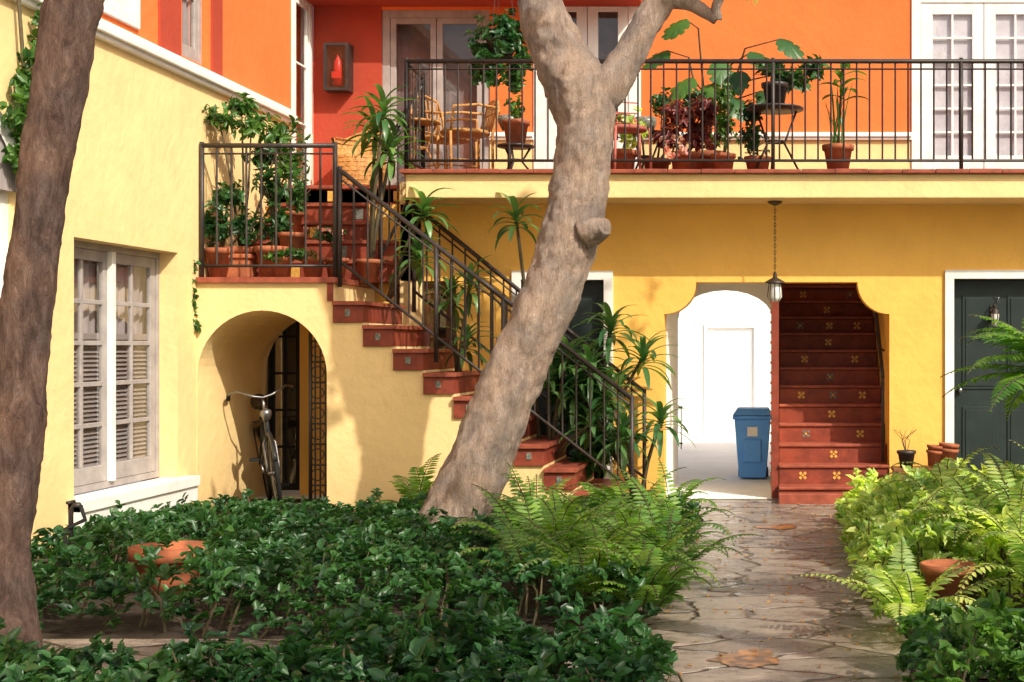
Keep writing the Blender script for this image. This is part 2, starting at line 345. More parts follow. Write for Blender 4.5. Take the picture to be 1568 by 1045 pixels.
window(w,13.95,14.52,3.0,5.1,1,1,3,'white','dark',y=-.02,ft=.07,fd=.1)
w.build(.004)
w=B('arched_window',bld); w.M=LM
window(w,7.6,8.95,.6,2.5,2,2,4,'white','curtain',y=.05,ft=.08,bdepth=.08)
V=[];n=20
for k in range(n+1):
    a=math.pi*k/n; V+=[(8.275+.74*math.cos(a),-.03,2.45+.62*math.sin(a)),(8.275+.62*math.cos(a),-.03,2.45+.5*math.sin(a))]
w.add(V,[(2*i,2*i+1,2*i+3,2*i+2) for i in range(n)],'white')
V=[(8.275,-.012,2.45)]+[(8.275+.66*math.cos(math.pi*k/n),-.012,2.45+.55*math.sin(math.pi*k/n)) for k in range(n+1)]
w.add(V,[(0,k+1,k+2) for k in range(n)],'curtain'); w.build()
w=B('back_wall_lower',bld); w.M=Matrix.Translation((0,12.9,0))
ops=[(-3.72,-3.08,0.5,2.06),(-2.47,-1.69,0,2.07)]
wall_open(w,-3.9,-1.124,0,2.78,.25,ops,'gold')
wall_open(w,.995,5,0,2.78,.25,[(1.60,2.55,0,2.08)],'gold')
R=.30; S=[]; n=10
zt,zs=2.05,1.745
for k in range(n):
    a0=math.pi/2*k/n; a1=math.pi/2*(k+1)/n
    S.append((-1.124+R*math.sin(a0),-1.124+R*math.sin(a1),zt-R*math.cos(a0),zt-R*math.cos(a1),2.78,2.78))
    S.append((.995-R*math.sin(a1),.995-R*math.sin(a0),zt-R*math.cos(a1),zt-R*math.cos(a0),2.78,2.78))
S.append((-1.124+R,.995-R,zt,zt,2.78,2.78))
w.segs(S,0,.25,'gold')
w.build()
w=B('arch_recess_walls',bld)
w.box(-4.68,-3.9,13.26,13.5,0,2.78,'gold'); w.box(-5.01,-4.68,13.26,13.5,1.95,2.78,'gold')
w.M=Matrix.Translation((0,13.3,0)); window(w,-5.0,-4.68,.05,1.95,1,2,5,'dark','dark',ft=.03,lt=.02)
w.build()
w=B('lower_doors_and_windows',bld); w.M=Matrix.Translation((0,12.9,0))
window(w,-3.72,-3.08,.5,2.06,2,1,3,'wood','dark',y=.06)
for a,c,zt in ((-2.47,-1.69,2.07),(1.60,2.55,2.08)):
    w.box(a,c,.12,.17,0.02,zt,'door')
    for (u0,u1,v0,v1) in ((.1,.45,.08,.42),(.55,.9,.08,.42),(.1,.45,.5,.93),(.55,.9,.5,.93)):
        X0=a+(c-a)*u0;X1=a+(c-a)*u1;Z0=zt*v0;Z1=zt*v1
        w.box(X0,X1,.108,.118,Z0,Z1,'door'); w.box(X0+.03,X1-.03,.1,.106,Z0+.03,Z1-.03,'door')
    w.box(a-.085,a,-.03,.12,0,zt+.085,'white'); w.box(c,c+.085,-.03,.12,0,zt+.085,'white'); w.box(a,c,-.03,.12,zt,zt+.085,'white')
    w.lathe((a+.07,.09,1.0),[(0,0),(.022,.01),(.028,.03),(.02,.05),(0,.06)],'steel',10)
w.build(.004)
w=B('passage_walls',bld)
w.box(-1.32,-1.124,13.15,14.6,0,2.78,'whitewall')
w.box(-.12,-.05,12.98,16.2,0,2.78,'pale')
w.box(-.11,-.045,12.93,12.979,0,2.30,'terra')
for k in range(22): w.box(-.128,-.111,12.925,12.96,.14+k*.095,.165+k*.095,'terra')
w.box(.995,1.2,13.15,16.2,0,2.78,'gold'); w.box(-.05,.995,16.0,16.2,0,2.78,'gold')
S=[];n=12
cx=-.62
for k in range(n):
    a0=math.pi*k/n;a1=math.pi*(k+1)/n
    S.append((cx-.5*math.cos(a0),cx-.5*math.cos(a1),1.74+.3*math.sin(a0),1.74+.3*math.sin(a1),2.78,2.78))
w.segs(S,14.5,14.6,'whitewall'); w.build()
w=B('alley_wall'); 
w.box(-9,-1.22,22.0,22.2,0,5.5,'whitewall'); w.box(-.48,8,22.0,22.2,0,5.5,'whitewall'); w.box(-1.22,-.48,22.0,22.2,1.74,5.5,'whitewall')
w.box(-1.28,-1.22,21.97,22.0,0,1.80,'whitewall'); w.box(-.48,-.42,21.97,22.0,0,1.80,'whitewall'); w.box(-1.22,-.48,21.97,22.0,1.741,1.80,'whitewall')
w.box(-1.22,-.48,22.02,22.1,.02,1.74,'whitewall')
w.build(.01)
w=B('alley_gate')
for k in range(7): w.cyl((-1.42-.07*k,19.0,.02),(-1.42-.07*k,19.0,.62),.009,'iron',5)
w.cyl((-1.4,19.0,.6),(-1.9,19.0,.6),.012,'iron'); w.cyl((-1.4,19.0,.1),(-1.9,19.0,.1),.012,'iron'); w.build()
w=B('balcony_slab',bld)
w.box(-3.40,5,12.33,14.85,2.78,2.995,'pale'); w.box(-5.01,-3.40,13.5,14.85,2.78,2.995,'gold')
w.build(.01)
w=B('balcony_tile_edge',bld); 
x=-3.44
while x<5:
    w.box(x,x+.297,12.27,12.62,2.997,3.035+random.uniform(-.003,.003),'terratop'); x+=.3
w.box(-3.44,5,12.62,14.6,2.997,3.03,'terra'); w.build(.006)
w=B('back_wall_upper',bld); w.M=Matrix.Translation((0,14.6,0))
uo=[(-4.28,-3.13,3.03,5.03),(-2.66,-1.52,3.03,5.25),(1.36,2.9,3.03,5.2)]
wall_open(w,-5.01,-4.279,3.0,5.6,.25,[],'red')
wall_open(w,-4.28,-1.52,3.72,5.6,.25,uo,'orange'); wall_open(w,-1.52,5,3.72,5.6,.25,uo,'orange')
wall_open(w,-4.28,5,3.0,3.64,.25,uo,'pale')
for a,c in ((-3.13,-2.66),(-1.52,1.36),(2.9,5)):
    w.box(a,c,-.04,.25,3.64,3.72,'white'); w.box(a,c,-.06,-.041,3.67,3.70,'white')
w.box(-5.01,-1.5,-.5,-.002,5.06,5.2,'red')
w.build(.005)
w=B('upper_doors',bld); w.M=Matrix.Translation((0,14.6,0))
window(w,-4.28,-3.13,3.03,5.03,2,1,1,'grey','paneback',y=.02,ft=.08,lt=.06,bdepth=-.05)
window(w,-2.66,-1.52,3.03,5.25,2,1,2,'white','paneback',y=-.02,ft=.13,lt=.11,fd=.1,solid=.3,bdepth=-.02)
window(w,1.36,2.9,3.03,5.2,2,2,6,'white','sheer',y=-.02,ft=.10,lt=.12,fd=.1,solid=.15,bdepth=.06)
w.build(.004)
w=B('roof_eave',bld); w.box(-5.2,5,14.25,15.4,5.6,5.72,'wood')
x=-5.2
while x<5:
    w.tube([(x,14.2,5.78),(x,15.4,6.0)],[.09,.09],'pot',8); x+=.2
w.box(-6.5,-4.8,3,15.4,5.6,5.72,'wood'); w.build()
# ------------------------------------------------------------------ exterior staircase
st=empty('exterior_staircase')
w=B('stair_wall',st)
LZ=2.035; r=LZ/10; t=.257; x0=-3.84
ax,ar,asz=-4.45,.553,1.2
S=[];n=24
for k in range(n):
    a0=math.pi*(1-k/n);a1=math.pi*(1-(k+1)/n)
    S.append((ax+ar*math.cos(a0),ax+ar*math.cos(a1),asz+ar*math.sin(a0),asz+ar*math.sin(a1),1.985,1.985))
w.segs(S,11.7,13.26,'pale')
w.segs([(-5.009,ax-ar,0,0,1.985,1.985),(ax+ar,-3.84,0,0,1.985,1.985)],11.7,12.88,'pale')
w.segs([(ax+ar,-3.9,0,0,1.985,1.985)],12.88,13.26,'pale')
for i in range(1,10):
    zt=LZ-r*i; xa=x0+t*(i-1)
    if i<9: w.segs([(xa,xa+t,0,0,zt-r+.02,zt-r+.02)],11.7,12.88,'pale')
w.build()
w=B('terracotta_steps',st)
w.box(-5.0,x0+.03,11.66,13.26,1.987,LZ,'terratop')
for i in range(0,10):
    zt=LZ-r*i; xa=x0+t*(i-1)
    if i>0:
        zb=(zt-r+.022) if i<9 else 0.03
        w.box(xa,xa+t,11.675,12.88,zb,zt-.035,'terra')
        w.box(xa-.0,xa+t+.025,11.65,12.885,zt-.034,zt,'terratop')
w.box(x0-.05,x0-.001,11.68,12.88,LZ-r,1.986,'terra')
r2=(3.03-LZ)/5
for k in range(1,6):
    ya=12.5+.25*(k-1); zt=LZ+r2*k; ye=13.9 if k==5 else ya+.26
    w.box(-4.98,-3.62,ya,ye,LZ+.001 if k<5 else 2.997-.9,zt-.035,'terra'); w.box(-4.985,-3.615,ya-.025,ye-.027 if k<5 else ye,zt-.034,zt+.0,'terratop')
    for j,xx in enumerate((-4.45,-4.1,-3.8)):
        if (j+k)%2: w.box(xx-.04,xx+.04,ya-.006,ya-.001,zt-r2+.04,zt-.055,'tiley' if k%2 else 'tileb')
for i in range(1,10):
    zt=LZ-r*i; xa=x0+t*(i-1)
    w.box(xa+t/2-.022,xa+t/2+.022,11.668,11.674,zt-.13,zt-.07,'tileb')
w.build(.006)
w=B('upper_flight_side_wall',st); w.box(-3.614,-3.402,12.9,13.9,1.0,2.99,'pale'); w.build(.01)
st2=empty('interior_staircase')
w=B('terracotta_flight',st2)
for k in range(13):
    ya=12.66+.26*k; zt=.15+.18*k; 
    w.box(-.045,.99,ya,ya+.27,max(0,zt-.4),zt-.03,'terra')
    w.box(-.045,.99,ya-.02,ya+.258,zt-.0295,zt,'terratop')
    xs=(.22,.75) if k%2 else (.48,)
    if k%4==1: xs=(.18,.5,.8)
    for j,xx in enumerate(xs):
        m_='tiley' if (k+j)%3 else 'tileb'; zc=zt-.1
        for q in range(4):
            cx_=xx+(.021 if q%2 else -.021); cz_=zc+(.021 if q//2 else -.021)
            w.add([(cx_-.018,ya-.004,cz_),(cx_,ya-.004,cz_-.018),(cx_+.018,ya-.004,cz_),(cx_,ya-.004,cz_+.018)],[(0,1,2,3)],m_)
        w.add([(xx-.010,ya-.006,zc-.010),(xx+.010,ya-.006,zc-.010),(xx+.010,ya-.006,zc+.010),(xx-.010,ya-.006,zc+.010)],[(0,1,2,3)],'tiley')
w.box(-.045,1.0,12.5,12.64,0,.1,'terratop')
w.build(.008)
w=B('handrail',st2); w.tube([(.94,13.0,1.15),(.94,13.2,1.3),(.94,15.8,3.05)],.018,'iron'); w.cyl((.985,13.4,1.4),(.94,13.4,1.43),.01,'iron'); w.cyl((.94,13.0,1.15),(.94,13.0,.35),.015,'iron'); w.build()
# ------------------------------------------------------------------ railings
def rail(b,p0,p1,zb,zt,sp=.115,posts=(0,1),r=.0085):
    p0=Vector(p0);p1=Vector(p1); d=p1-p0; n=max(1,int(Vector((d.x,d.y)).length/sp))
    b.tube([p0+Vector((0,0,zt)),p1+Vector((0,0,zt))],.022,'iron',6); b.tube([p0+Vector((0,0,zb)),p1+Vector((0,0,zb))],.014,'iron',6)
    b.tube([p0+Vector((0,0,zt-.07)),p1+Vector((0,0,zt-.07))],.008,'iron',4)
    for i in range(1,n):
        q=p0+d*i/n; b.tube([q+Vector((0,0,zb)),q+Vector((0,0,zt))],r,'iron',4)
    for f_ in posts:
        q=p0+d*f_; b.tube([q,q+Vector((0,0,zt+.03))],.02,'iron',6)
b=B('landing_railing'); rail(b,(-4.98,11.74,LZ),(-3.84,11.74,LZ),.1,1.13,r=.01); b.build()
b=B('stair_railing')
rail(b,(-3.80,11.74,LZ-.08),(-1.30,11.74,.0),.22,1.0,posts=(0,.33,.56,1)); b.build()
b=B('stair_railing'); rail(b,(-3.45,12.8,LZ-.27),(-1.30,12.8,.02),.2,1.0,posts=(0,.5,1)); b.build()
b=B('upper_flight_railing'); rail(b,(-3.66,12.45,LZ+.1),(-3.42,13.0,3.0),.12,1.0); rail(b,(-3.42,13.0,3.03),(-3.40,12.36,3.03),.1,.97); b.build()
b=B('balcony_railing'); rail(b,(-3.40,12.36,3.03),(4.6,12.36,3.03),.09,.985,posts=(0,.413,.625,1)); b.build()
b=B('iron_gate')
for k in range(5): b.cyl((-4.10+.045*k,12.0,0),(-4.10+.045*k,12.0,1.66-.05*k),.009,'iron',5)
for k in range(9): b.cyl((-4.13,12.0,.05+.18*k),(-3.905,12.0,.05+.18*k),.009,'iron',5)
for k in range(8):
    b.tube([(-4.08+.06*math.cos(a),12.0,.14+.18*k+.05*math.sin(a)) for a in np.linspace(0,6.28,10)],.006,'iron',5)
b.cyl((-4.14,12.0,0),(-4.14,12.0,1.68),.017,'iron'); b.build()
# ------------------------------------------------------------------ trees
def cat(P,sub):
    P=[np.array(p,float) for p in P]; Q=[P[0]*2-P[1]]+P+[P[-1]*2-P[-2]]; out=[]
    for i in range(1,len(Q)-2):
        for k in range(sub):
            t_=k/sub; a,b_,c,d=Q[i-1],Q[i],Q[i+1],Q[i+2]
            out.append(.5*((2*b_)+(-a+c)*t_+(2*a-5*b_+4*c-d)*t_**2+(-a+3*b_-3*c+d)*t_**3))
    out.append(P[-1]); return out
def dispf(amp,fs):
    def f(q,r_,a):
        v=Vector((q.x*fs,q.y*fs,q.z*fs*.6)); return amp*(noise.noise(v*.6)+.6*noise.noise(v*2.0)+.5*noise.noise(v*5.5))
    return f
def limb(b,pts,mat,sub=10,n=40,amp=.12,fs=9):
    c=cat(pts,sub); b.tube([tuple(p[:3]) for p in c],[p[3] for p in c],mat,n,disp=dispf(amp,fs))
tree=empty('courtyard_tree')
b=B('trunk',tree)
limb(b,[(-2.52,9.8,-.15,.34),(-2.47,9.8,.02,.275),(-2.34,9.8,.25,.235),(-2.10,9.8,.8,.215),(-1.90,9.8,1.3,.205),(-1.69,9.8,1.78,.205),(-1.54,9.8,2.2,.205),(-1.46,9.8,2.55,.195),(-1.42,9.8,2.95,.205),(-1.45,9.8,3.25,.235),(-1.58,9.8,3.5,.20),(-1.68,9.8,3.72,.18),(-1.74,9.8,3.95,.155),(-1.8,9.75,4.4,.15),(-1.6,9.5,5.2,.12),(-1.2,9.0,6.2,.07)],'bark',16,64)
limb(b,[(-1.42,9.82,3.1,.13),(-1.25,9.8,3.3,.14),(-1.12,9.8,3.5,.12),(-1.0,9.8,3.72,.105),(-.87,9.8,3.92,.10),(-.6,9.6,4.25,.09),(.1,9.0,4.9,.08),(1.0,8.2,5.6,.06),(2.2,7.2,6.3,.04)],'bark',10,36)
limb(b,[(-.84,9.8,3.92,.06),(-.68,9.8,3.9,.055),(-.55,9.8,3.83,.045),(-.48,9.8,3.78,.04)],'bark',8,24)
limb(b,[(-1.40,9.68,2.24,.11),(-1.31,9.64,2.27,.09),(-1.25,9.61,2.29,.065),(-1.235,9.60,2.292,.03)],'bark',6,24,amp=.2,fs=16)
limb(b,[(-.48,9.8,3.78,.04),(-.44,9.75,3.95,.035),(0,9.5,4.5,.04),(.9,8.9,5.2,.05),(2.0,8.0,5.6,.06)],'bark',8,20)
limb(b,[(2.2,9.3,4.4,.05),(1.75,9.4,3.95,.035),(1.55,9.4,3.86,.02),(1.25,9.4,3.93,.012)],'bark',8,14)
b.build()
def shrub(b,c,rx,ry,rz,n,k,L,W,mat,shell=.55,up=.35,sp=None):
    c=np.array(c,float)
    d=RNG.normal(size=(n,3)); d/=np.linalg.norm(d,axis=1,keepdims=True)
    rr=(shell+(1-shell)*RNG.random(n))[:,None]*(1+.25*np.sin(d[:,:1]*5+d[:,1:2]*4+d[:,2:]*6))
    tip=c+d*rr*np.array([rx,ry,rz])
    clusters(b,tip,d+np.array([0,0,up]),k,L,W,mat)
def clusters(b,tip,ax,k,L,W,mat,sp=.8):
    ax=ax/(np.linalg.norm(ax,axis=1,keepdims=True)+1e-9); n=len(tip)
    T_=np.repeat(tip,k,0); A=np.repeat(ax,k,0)
    Rn=RNG.normal(size=A.shape); Rn-=A*np.sum(Rn*A,axis=1,keepdims=True); Rn/=np.linalg.norm(Rn,axis=1,keepdims=True)
    D=A*(.15+.6*RNG.random((n*k,1)))+Rn
    P=T_-A*(RNG.random((n*k,1))*L*sp)
    sc=RNG.uniform(.6,1.2,n*k)
    b.leaves(P,D,A+RNG.normal(size=A.shape)*.25,L*sc,W*sc,mat)
b=B('crown',tree)
for i in range(9):
    c=(random.uniform(-.5,3.0),random.uniform(7.6,9.6),random.uniform(5.2,6.6))
    rr=random.uniform(.4,.65); shrub(b,c,rr,rr,rr*.5,24,6,.14,.07,'leaf_mid',.2)
for q in ((1.15,9.4,4.02),(1.3,9.4,4.0),(-.28,9.8,3.98)): shrub(b,q,.14,.1,.05,8,4,.08,.03,'leaf_lit',.2)
b.build()
tr=empty('unseen_shade_tree')  # out-of-view tree, added to shade the path and left hedge
b=B('trunk',tr)
limb(b,[(6.8,.6,-.1,.3),(6.7,.7,1.2,.22),(6.3,1.2,3,.2),(4.8,2.0,4.8,.14),(2.8,3.4,5.8,.08)],'bark',8,24); limb(b,[(6.3,1.2,3,.14),(6.2,2.8,4.8,.1),(5.8,4.4,6,.05)],'bark',8,18); b.build()
b=B('crown',tr)
for i in range(74):
    c=(random.uniform(.9,6.1),random.uniform(.2,5.6),random.uniform(5.3,6.3))
    u=c[0]-(c[2]-6)*.83; v_=c[1]+(c[2]-6)*.83
    rr=random.uniform(.32,.62)
    # crown left open along the sun direction to shape sun patches on the path
    if 3.9<u<5.9 and any(a_-.25<v_<b_+.25 for a_,b_ in ((1.15,1.45),(2.35,2.65),(3.7,4.0),(4.7,5.0))): continue
    if 3.9<u<5.9: rr=min(rr,.42)
    shrub(b,c,rr,rr*.8,rr*.4,28,6,.14,.075,'leaf_mid',.2)
b.build()
tr=empty('leaning_tree')
b=B('trunk',tr)
limb(b,[(-3.28,5.9,-.1,.15),(-3.34,5.95,.12,.12),(-3.39,6,.35,.105),(-3.40,6,.6,.10),(-3.37,6,.9,.105),(-3.35,6,1.12,.115),(-3.34,6,1.28,.10),(-3.31,6,1.6,.10),(-3.26,6,2.0,.10),(-3.20,6,2.4,.105),(-3.13,6,2.85,.11),(-3.08,6,3.1,.11),(-3.0,5.9,3.8,.1),(-2.5,5.6,5.2,.07)],'bark2',14,40)
b.build()
b=B('crown',tr)
for i in range(8): shrub(b,(random.uniform(-3.6,-1.6),random.uniform(3.5,6.2),random.uniform(4.9,6)),.6,.6,.35,30,6,.13,.065,'leaf_mid',.2)
b.build()
b=B('climbing_vine')
for i in range(26):
    yy=random.uniform(8.75,9.15); shrub(b,(XL+.12,yy,random.uniform(2.6,3.7)),.12,.14,.14,8,6,.07,.045,'leaf_mid',.2)
b.tube([(XL+.05,8.9,2.4),(XL+.07,8.95,3),(XL+.05,8.85,4)],.012,'stem',6)
b.build()
# ------------------------------------------------------------------ hedges
def hedge(name,x0,x1,y0,y1,hf,n,k,L,W,mat,edge=.25,mask=None,stems=120,ed=.18):
    b=B(name); X=RNG.uniform(x0,x1,n); Y=RNG.uniform(y0,y1,n)
    nzf=lambda x,y,a,s: noise.noise(Vector((x*a,y*a,s)))
    e=np.minimum(np.minimum(X-x0,x1-X),np.minimum(Y-y0,y1-Y))+np.array([ed*nzf(x,y,2.2,5) for x,y in zip(X,Y)]); 
    keep=e>-.02; e=np.clip(e/edge,0,1)
    nz=np.array([nzf(x,y,1.3,3)*.7+nzf(x,y,3.6,9)*.6+nzf(x,y,9,4)*.4 for x,y in zip(X,Y)])
    H=np.array([hf(x,y) for x,y in zip(X,Y)])*(1+.7*nz)*(.4+.6*np.sqrt(e))
    Z=H*(1-.75*RNG.random(n)**2.0)
    spr=RNG.random(n)<.05; Z=np.where(spr,Z+RNG.random(n)*.13,Z)
    if mask is not None: keep&=np.array([mask(x,y) for x,y in zip(X,Y)])
    X,Y,Z=X[keep],Y[keep],Z[keep]
    tip=np.stack([X,Y,np.maximum(Z,.03)],1)
    ax=RNG.normal(size=tip.shape)*.5+np.array([0,-.25,1.0])
    big=RNG.random(len(X))<.12
    clusters(b,tip[~big],ax[~big],k,L,W,mat); clusters(b,tip[big],ax[big],k-3,L*1.5,W*1.4,mat)
    for i in range(stems):
        j=random.randrange(len(X)); q=tip[j]; s_=(q[0]+random.uniform(-.1,.1),q[1]+random.uniform(-.1,.1),0)
        b.tube([s_,((q[0]+s_[0])/2+.02,(q[1]+s_[1])/2,q[2]*.6),(q[0],q[1],q[2]*.9)],[.008,.006,.003],'stem',5,cap=False)
    b.build()
inf=lambda x,y:((x+1.15)/.8)**2+((y-8.6)/1.4)**2<1
def lm(x,y):
    if x<-3.9 and y>11.2: return False
    if inf(x,y): return False
    if x<-4.15 and 8.0<y<8.9: return False
    if ((x+3.62)/.32)**2+((y-7.85)/.5)**2<1: return False
    return True
hedge('hedge',-5.0,-.66,6.8,11.5,lambda x,y:.35-.042*(y-7),4600,9,.056,.031,'leaf_dark',mask=lm,stems=400,ed=.1)
hedge('hedge',-2.05,-.48,4.9,5.95,lambda x,y:.31,720,9,.056,.031,'leaf_dark')
hedge('hedge',-3.4,-2.15,4.9,5.9,lambda x,y:.22,560,9,.056,.031,'leaf_dark')
hedge('hedge',.44,3.0,6.95,11.3,lambda x,y:.50-.03*(y-7),2800,9,.06,.034,'leaf_lit',stems=200,mask=lambda x,y:not(((x-.87)/.24)**2+((y-7.1)/.32)**2<1))
hedge('hedge',.5,2.5,4.9,6.0,lambda x,y:.34,900,9,.056,.032,'leaf_mid')
# ------------------------------------------------------------------ ferns and dracaenas
def frond(b,o,az,e0,L,droop,mat,pin=.11,n=22,wd=.016):
    o=np.array(o,float); h=np.array([math.cos(az),math.sin(az),0]); up=np.array([0,0,1.]); sd=np.cross(h,up)
    p=o.copy(); P=[];D=[];Nn=[];LL=[]; path=[tuple(p)]
    for i in range(n):
        t_=(i+1)/n; e=e0-droop*t_*t_; d=h*math.cos(e)+up*math.sin(e); nn=-h*math.sin(e)+up*math.cos(e)
        p=p+d*(L/n); path.append(tuple(p))
        if t_>.15:
            l=pin*math.sin(math.pi*min(1,(t_*.93+.1))**.9)+.012
            for s_ in (-1,1):
                P.append(p.copy()); D.append(sd*s_+d*.35-up*.12+RNG.normal(size=3)*.06); Nn.append(nn); LL.append(l)
    b.tube(path,[.003]*len(path),'stem',4,cap=False)
    LL=np.array(LL); b.leaves(P,D,Nn,LL,np.minimum(wd,LL*.3)+.006,mat,curl=.12,fold=.15)
def fern(b,c,n,L,mat='fern',pin=.11,tall=1.45,nn=24,lo=.75):
    for i in range(n):
        az=random.uniform(0,6.28); frond(b,(c[0]+random.uniform(-.05,.05),c[1]+random.uniform(-.05,.05),c[2]),az,random.uniform(lo,tall),L*random.uniform(.7,1.2),random.uniform(1.0,2.2),mat,pin*random.uniform(.8,1.1),nn)
b=B('fern')
for c in ((-1.35,8.3),(-.95,8.6),(-.85,8.0),(-1.15,7.7),(-.75,9.0),(-1.3,9.1),(-.8,7.5),(-1.6,8.7),(-1.05,9.6),(-1.65,9.5),(-.7,8.3),(-1.1,8.2),(-1.0,7.35),(-1.45,7.9),(-.7,7.1)):
    fern(b,(*c,.06),15,random.uniform(.5,.74),'fern',.08)
b.build()
b=B('fern'); fern(b,(-2.95,11.0,.1),8,.6); fern(b,(-2.7,10.6,.1),6,.45); fern(b,(-1.45,11.1,.05),8,.5); fern(b,(-.95,11.3,.05),8,.5); b.build()
b=B('fern')
for c in ((1.1,7.9,.3),(1.35,8.1,.35),(1.3,7.35,.3),(1.3,6.85,.2),(1.5,8.8,.35),(1.6,7.7,.35),(.62,6.8,.05),(1.5,6.8,.2),(1.1,9.2,.3)): fern(b,c,14,.58,'leaf_lit',.085)
b.build()
b=B('tree_fern'); 
b.tube([(1.85,8.5,0),(1.84,8.5,.9),(1.80,8.5,1.25)],[.06,.05,.045],'stem',10)
for i in range(34): frond(b,(1.78,8.5,1.25),i*2.4+random.uniform(-.2,.2),random.uniform(.0,.9),random.uniform(.65,.95),random.uniform(.6,1.6),'fern',.17,32,.024)
b.build()
def blade(b,o,az,e0,L,w_,droop,mat,n=7):
    o=np.array(o,float); h=np.array([math.cos(az),math.sin(az),0]); up=np.array([0,0,1.]); sd=np.cross(h,up); p=o.copy(); V=[]
    for i in range(n+1):
        t_=i/n; e=e0-droop*t_; d=h*math.cos(e)+up*math.sin(e); nn=-h*math.sin(e)+up*math.cos(e)
        ww=w_*(.35+.65*math.sin(math.pi*min(1,t_*.9+.12)))*(1 if i<n else .05)
        V+=[p-sd*ww/2+nn*ww*.15,p.copy(),p+sd*ww/2+nn*ww*.15]; p=p+d*L/n
    F=[]
    for i in range(n): F+=[(3*i,3*i+1,3*i+4,3*i+3),(3*i+1,3*i+2,3*i+5,3*i+4)]
    b.add(V,F,mat,True)
def rosette(b,c,n,L,w_,mat='drac'):
    for i in range(n):
        f_=i/n; e0=1.35-1.6*f_; blade(b,(c[0],c[1],c[2]-.12*f_),i*2.4+random.uniform(-.3,.3),e0,L*random.uniform(.75,1.1),w_,random.uniform(1.0,2.0),mat)
def potf(b,x,y,z,s,mat='pot'):
    b.lathe((x,y,z),[(0,0),(.33*s,0),(.46*s,.75*s),(.52*s,.76*s),(.54*s,.92*s),(.5*s,.93*s),(.47*s,.86*s),(0,.84*s)],mat)
def dracaena(c,heads,L=.38,w_=.045,n=22,pot=None):
    b=B('dracaena_plant')
    for hx,hy,hz in heads:
        b.tube([(c[0],c[1],c[2]),((c[0]*.6+hx*.4),(c[1]+hy)/2,(c[2]+hz)/2),(hx,hy,hz)],[.022,.018,.014],'stem',7)
        rosette(b,(hx,hy,hz),n,L,w_)
    if pot: potf(b,c[0],c[1],c[2]-.01,pot)
    b.build()
def at(pxx,pyy,Y): return ((pxx-1200)*Y/2100,Y,1.45+(530-pyy)*Y/2100)
dracaena((-1.75,12.5,.3),[at(935,500,12.4),at(905,560,12.2),at(985,545,12.5)],.42,.055,26)
dracaena((-1.3,12.3,0),[at(930,600,12.2),at(1012,640,12.3),at(880,590,12.3),at(955,660,12.0)],.40,.055,24)
dracaena((-2.2,12.4,.5),[at(790,330,12.2)],.36,.06,18)
dracaena((-3.55,12.3,1.85),[at(650,320,12.2),at(640,385,12.2)],.36,.06,20)
dracaena((-3.72,12.3,2.03),[at(588,165,12.2),at(600,230,12.3),at(575,195,12.5)],.36,.055,24,.22)
dracaena((-2.9,12.2,1.1),[at(720,430,12.2),at(715,520,12.2),at(690,450,12.4)],.34,.05,20)
dracaena((-2.1,12.3,.4),[at(870,540,12.2),at(840,580,12.2),at(905,650,12.1)],.36,.05,20)
b=B('philodendron_shrub')
for q in ((860,600),(890,640),(860,560),(910,600),(940,680),(905,700)): shrub(b,at(q[0],q[1],12.4),.2,.15,.22,24,5,.15,.07,'leaf_dark',.2)
b.build()
# ------------------------------------------------------------------ landing plants
def potted(name,x,y,z,s,crown,n,L,W,mat,k=6,potm='pot'):
    b=B(name); potf(b,x,y,z,s,potm)
    for (cx_,cy_,cz_,rx,ry,rz) in crown:
        b.tube([(x,y,z+.7*s),((x+cx_)/2+.02,(y+cy_)/2,(z+.7*s+cz_)/2),(cx_,cy_,cz_)],[.014,.01,.006],'stem',6)
        shrub(b,(cx_,cy_,cz_),rx,ry,rz,n,k,L,W,mat,.25)
        for j in range(10):
            a=random.uniform(0,6.28); e=(cx_+rx*.8*math.cos(a),cy_+ry*.8*math.sin(a),cz_+random.uniform(-.5,.8)*rz)
            b.tube([(cx_,cy_,cz_-rz*.5),e],[.006,.003],'stem',5,cap=False)
    b.build()
potted('potted_shrub',-4.75,12.0,LZ,.3,[(*at(335,180,11.9),.2,.15,.12),(*at(385,190,12.0),.22,.18,.16),(*at(430,205,12.1),.26,.18,.16),(*at(445,255,12.1),.22,.15,.22),(*at(370,165,12.1),.16,.12,.12),(*at(455,300,12.1),.15,.12,.15)],28,.085,.034,'leaf_mid')
potted('potted_shrub',-4.45,11.95,LZ,.3,[(*at(415,290,12.0),.2,.15,.24),(*at(405,240,12.1),.18,.15,.15),(*at(425,350,12.0),.16,.12,.16)],38,.075,.036,'leaf_dark')
potted('potted_shrub',-4.88,11.9,LZ,.28,[(*at(330,345,11.85),.16,.12,.24),(*at(348,300,11.9),.16,.1,.12),(*at(375,345,11.82),.2,.08,.15)],40,.07,.036,'leaf_dark')
potted('potted_flowers',-4.1,11.95,LZ,.2,[(*at(460,388,11.85),.16,.08,.06),(*at(425,392,11.82),.12,.06,.05)],30,.05,.03,'leaf_mid')
potted('potted_flowers',-3.93,12.05,LZ,.2,[(*at(500,360,12.0),.16,.12,.1)],30,.045,.03,'leaf_dark')
b=B('flower_cluster'); shrub(b,at(500,355,12.0),.18,.12,.09,26,5,.03,.022,'flower'); b.build()
potted('potted_shrub',-4.62,12.75,LZ+2*r2,.3,[(*at(440,240,12.7),.1,.1,.12)],20,.06,.04,'leaf_mid')
b=B('terracotta_planter')
b.box(-4.95,-4.62,11.84,12.02,LZ+.002,LZ+.2,'pot'); b.box(-4.97,-4.60,11.82,12.04,LZ+.17,LZ+.21,'pot'); b.build(.01)
b=B('terracotta_pot'); potf(b,-4.36,11.9,LZ+.002,.2); potf(b,-4.30,12.0,LZ+.18,.24); b.build()
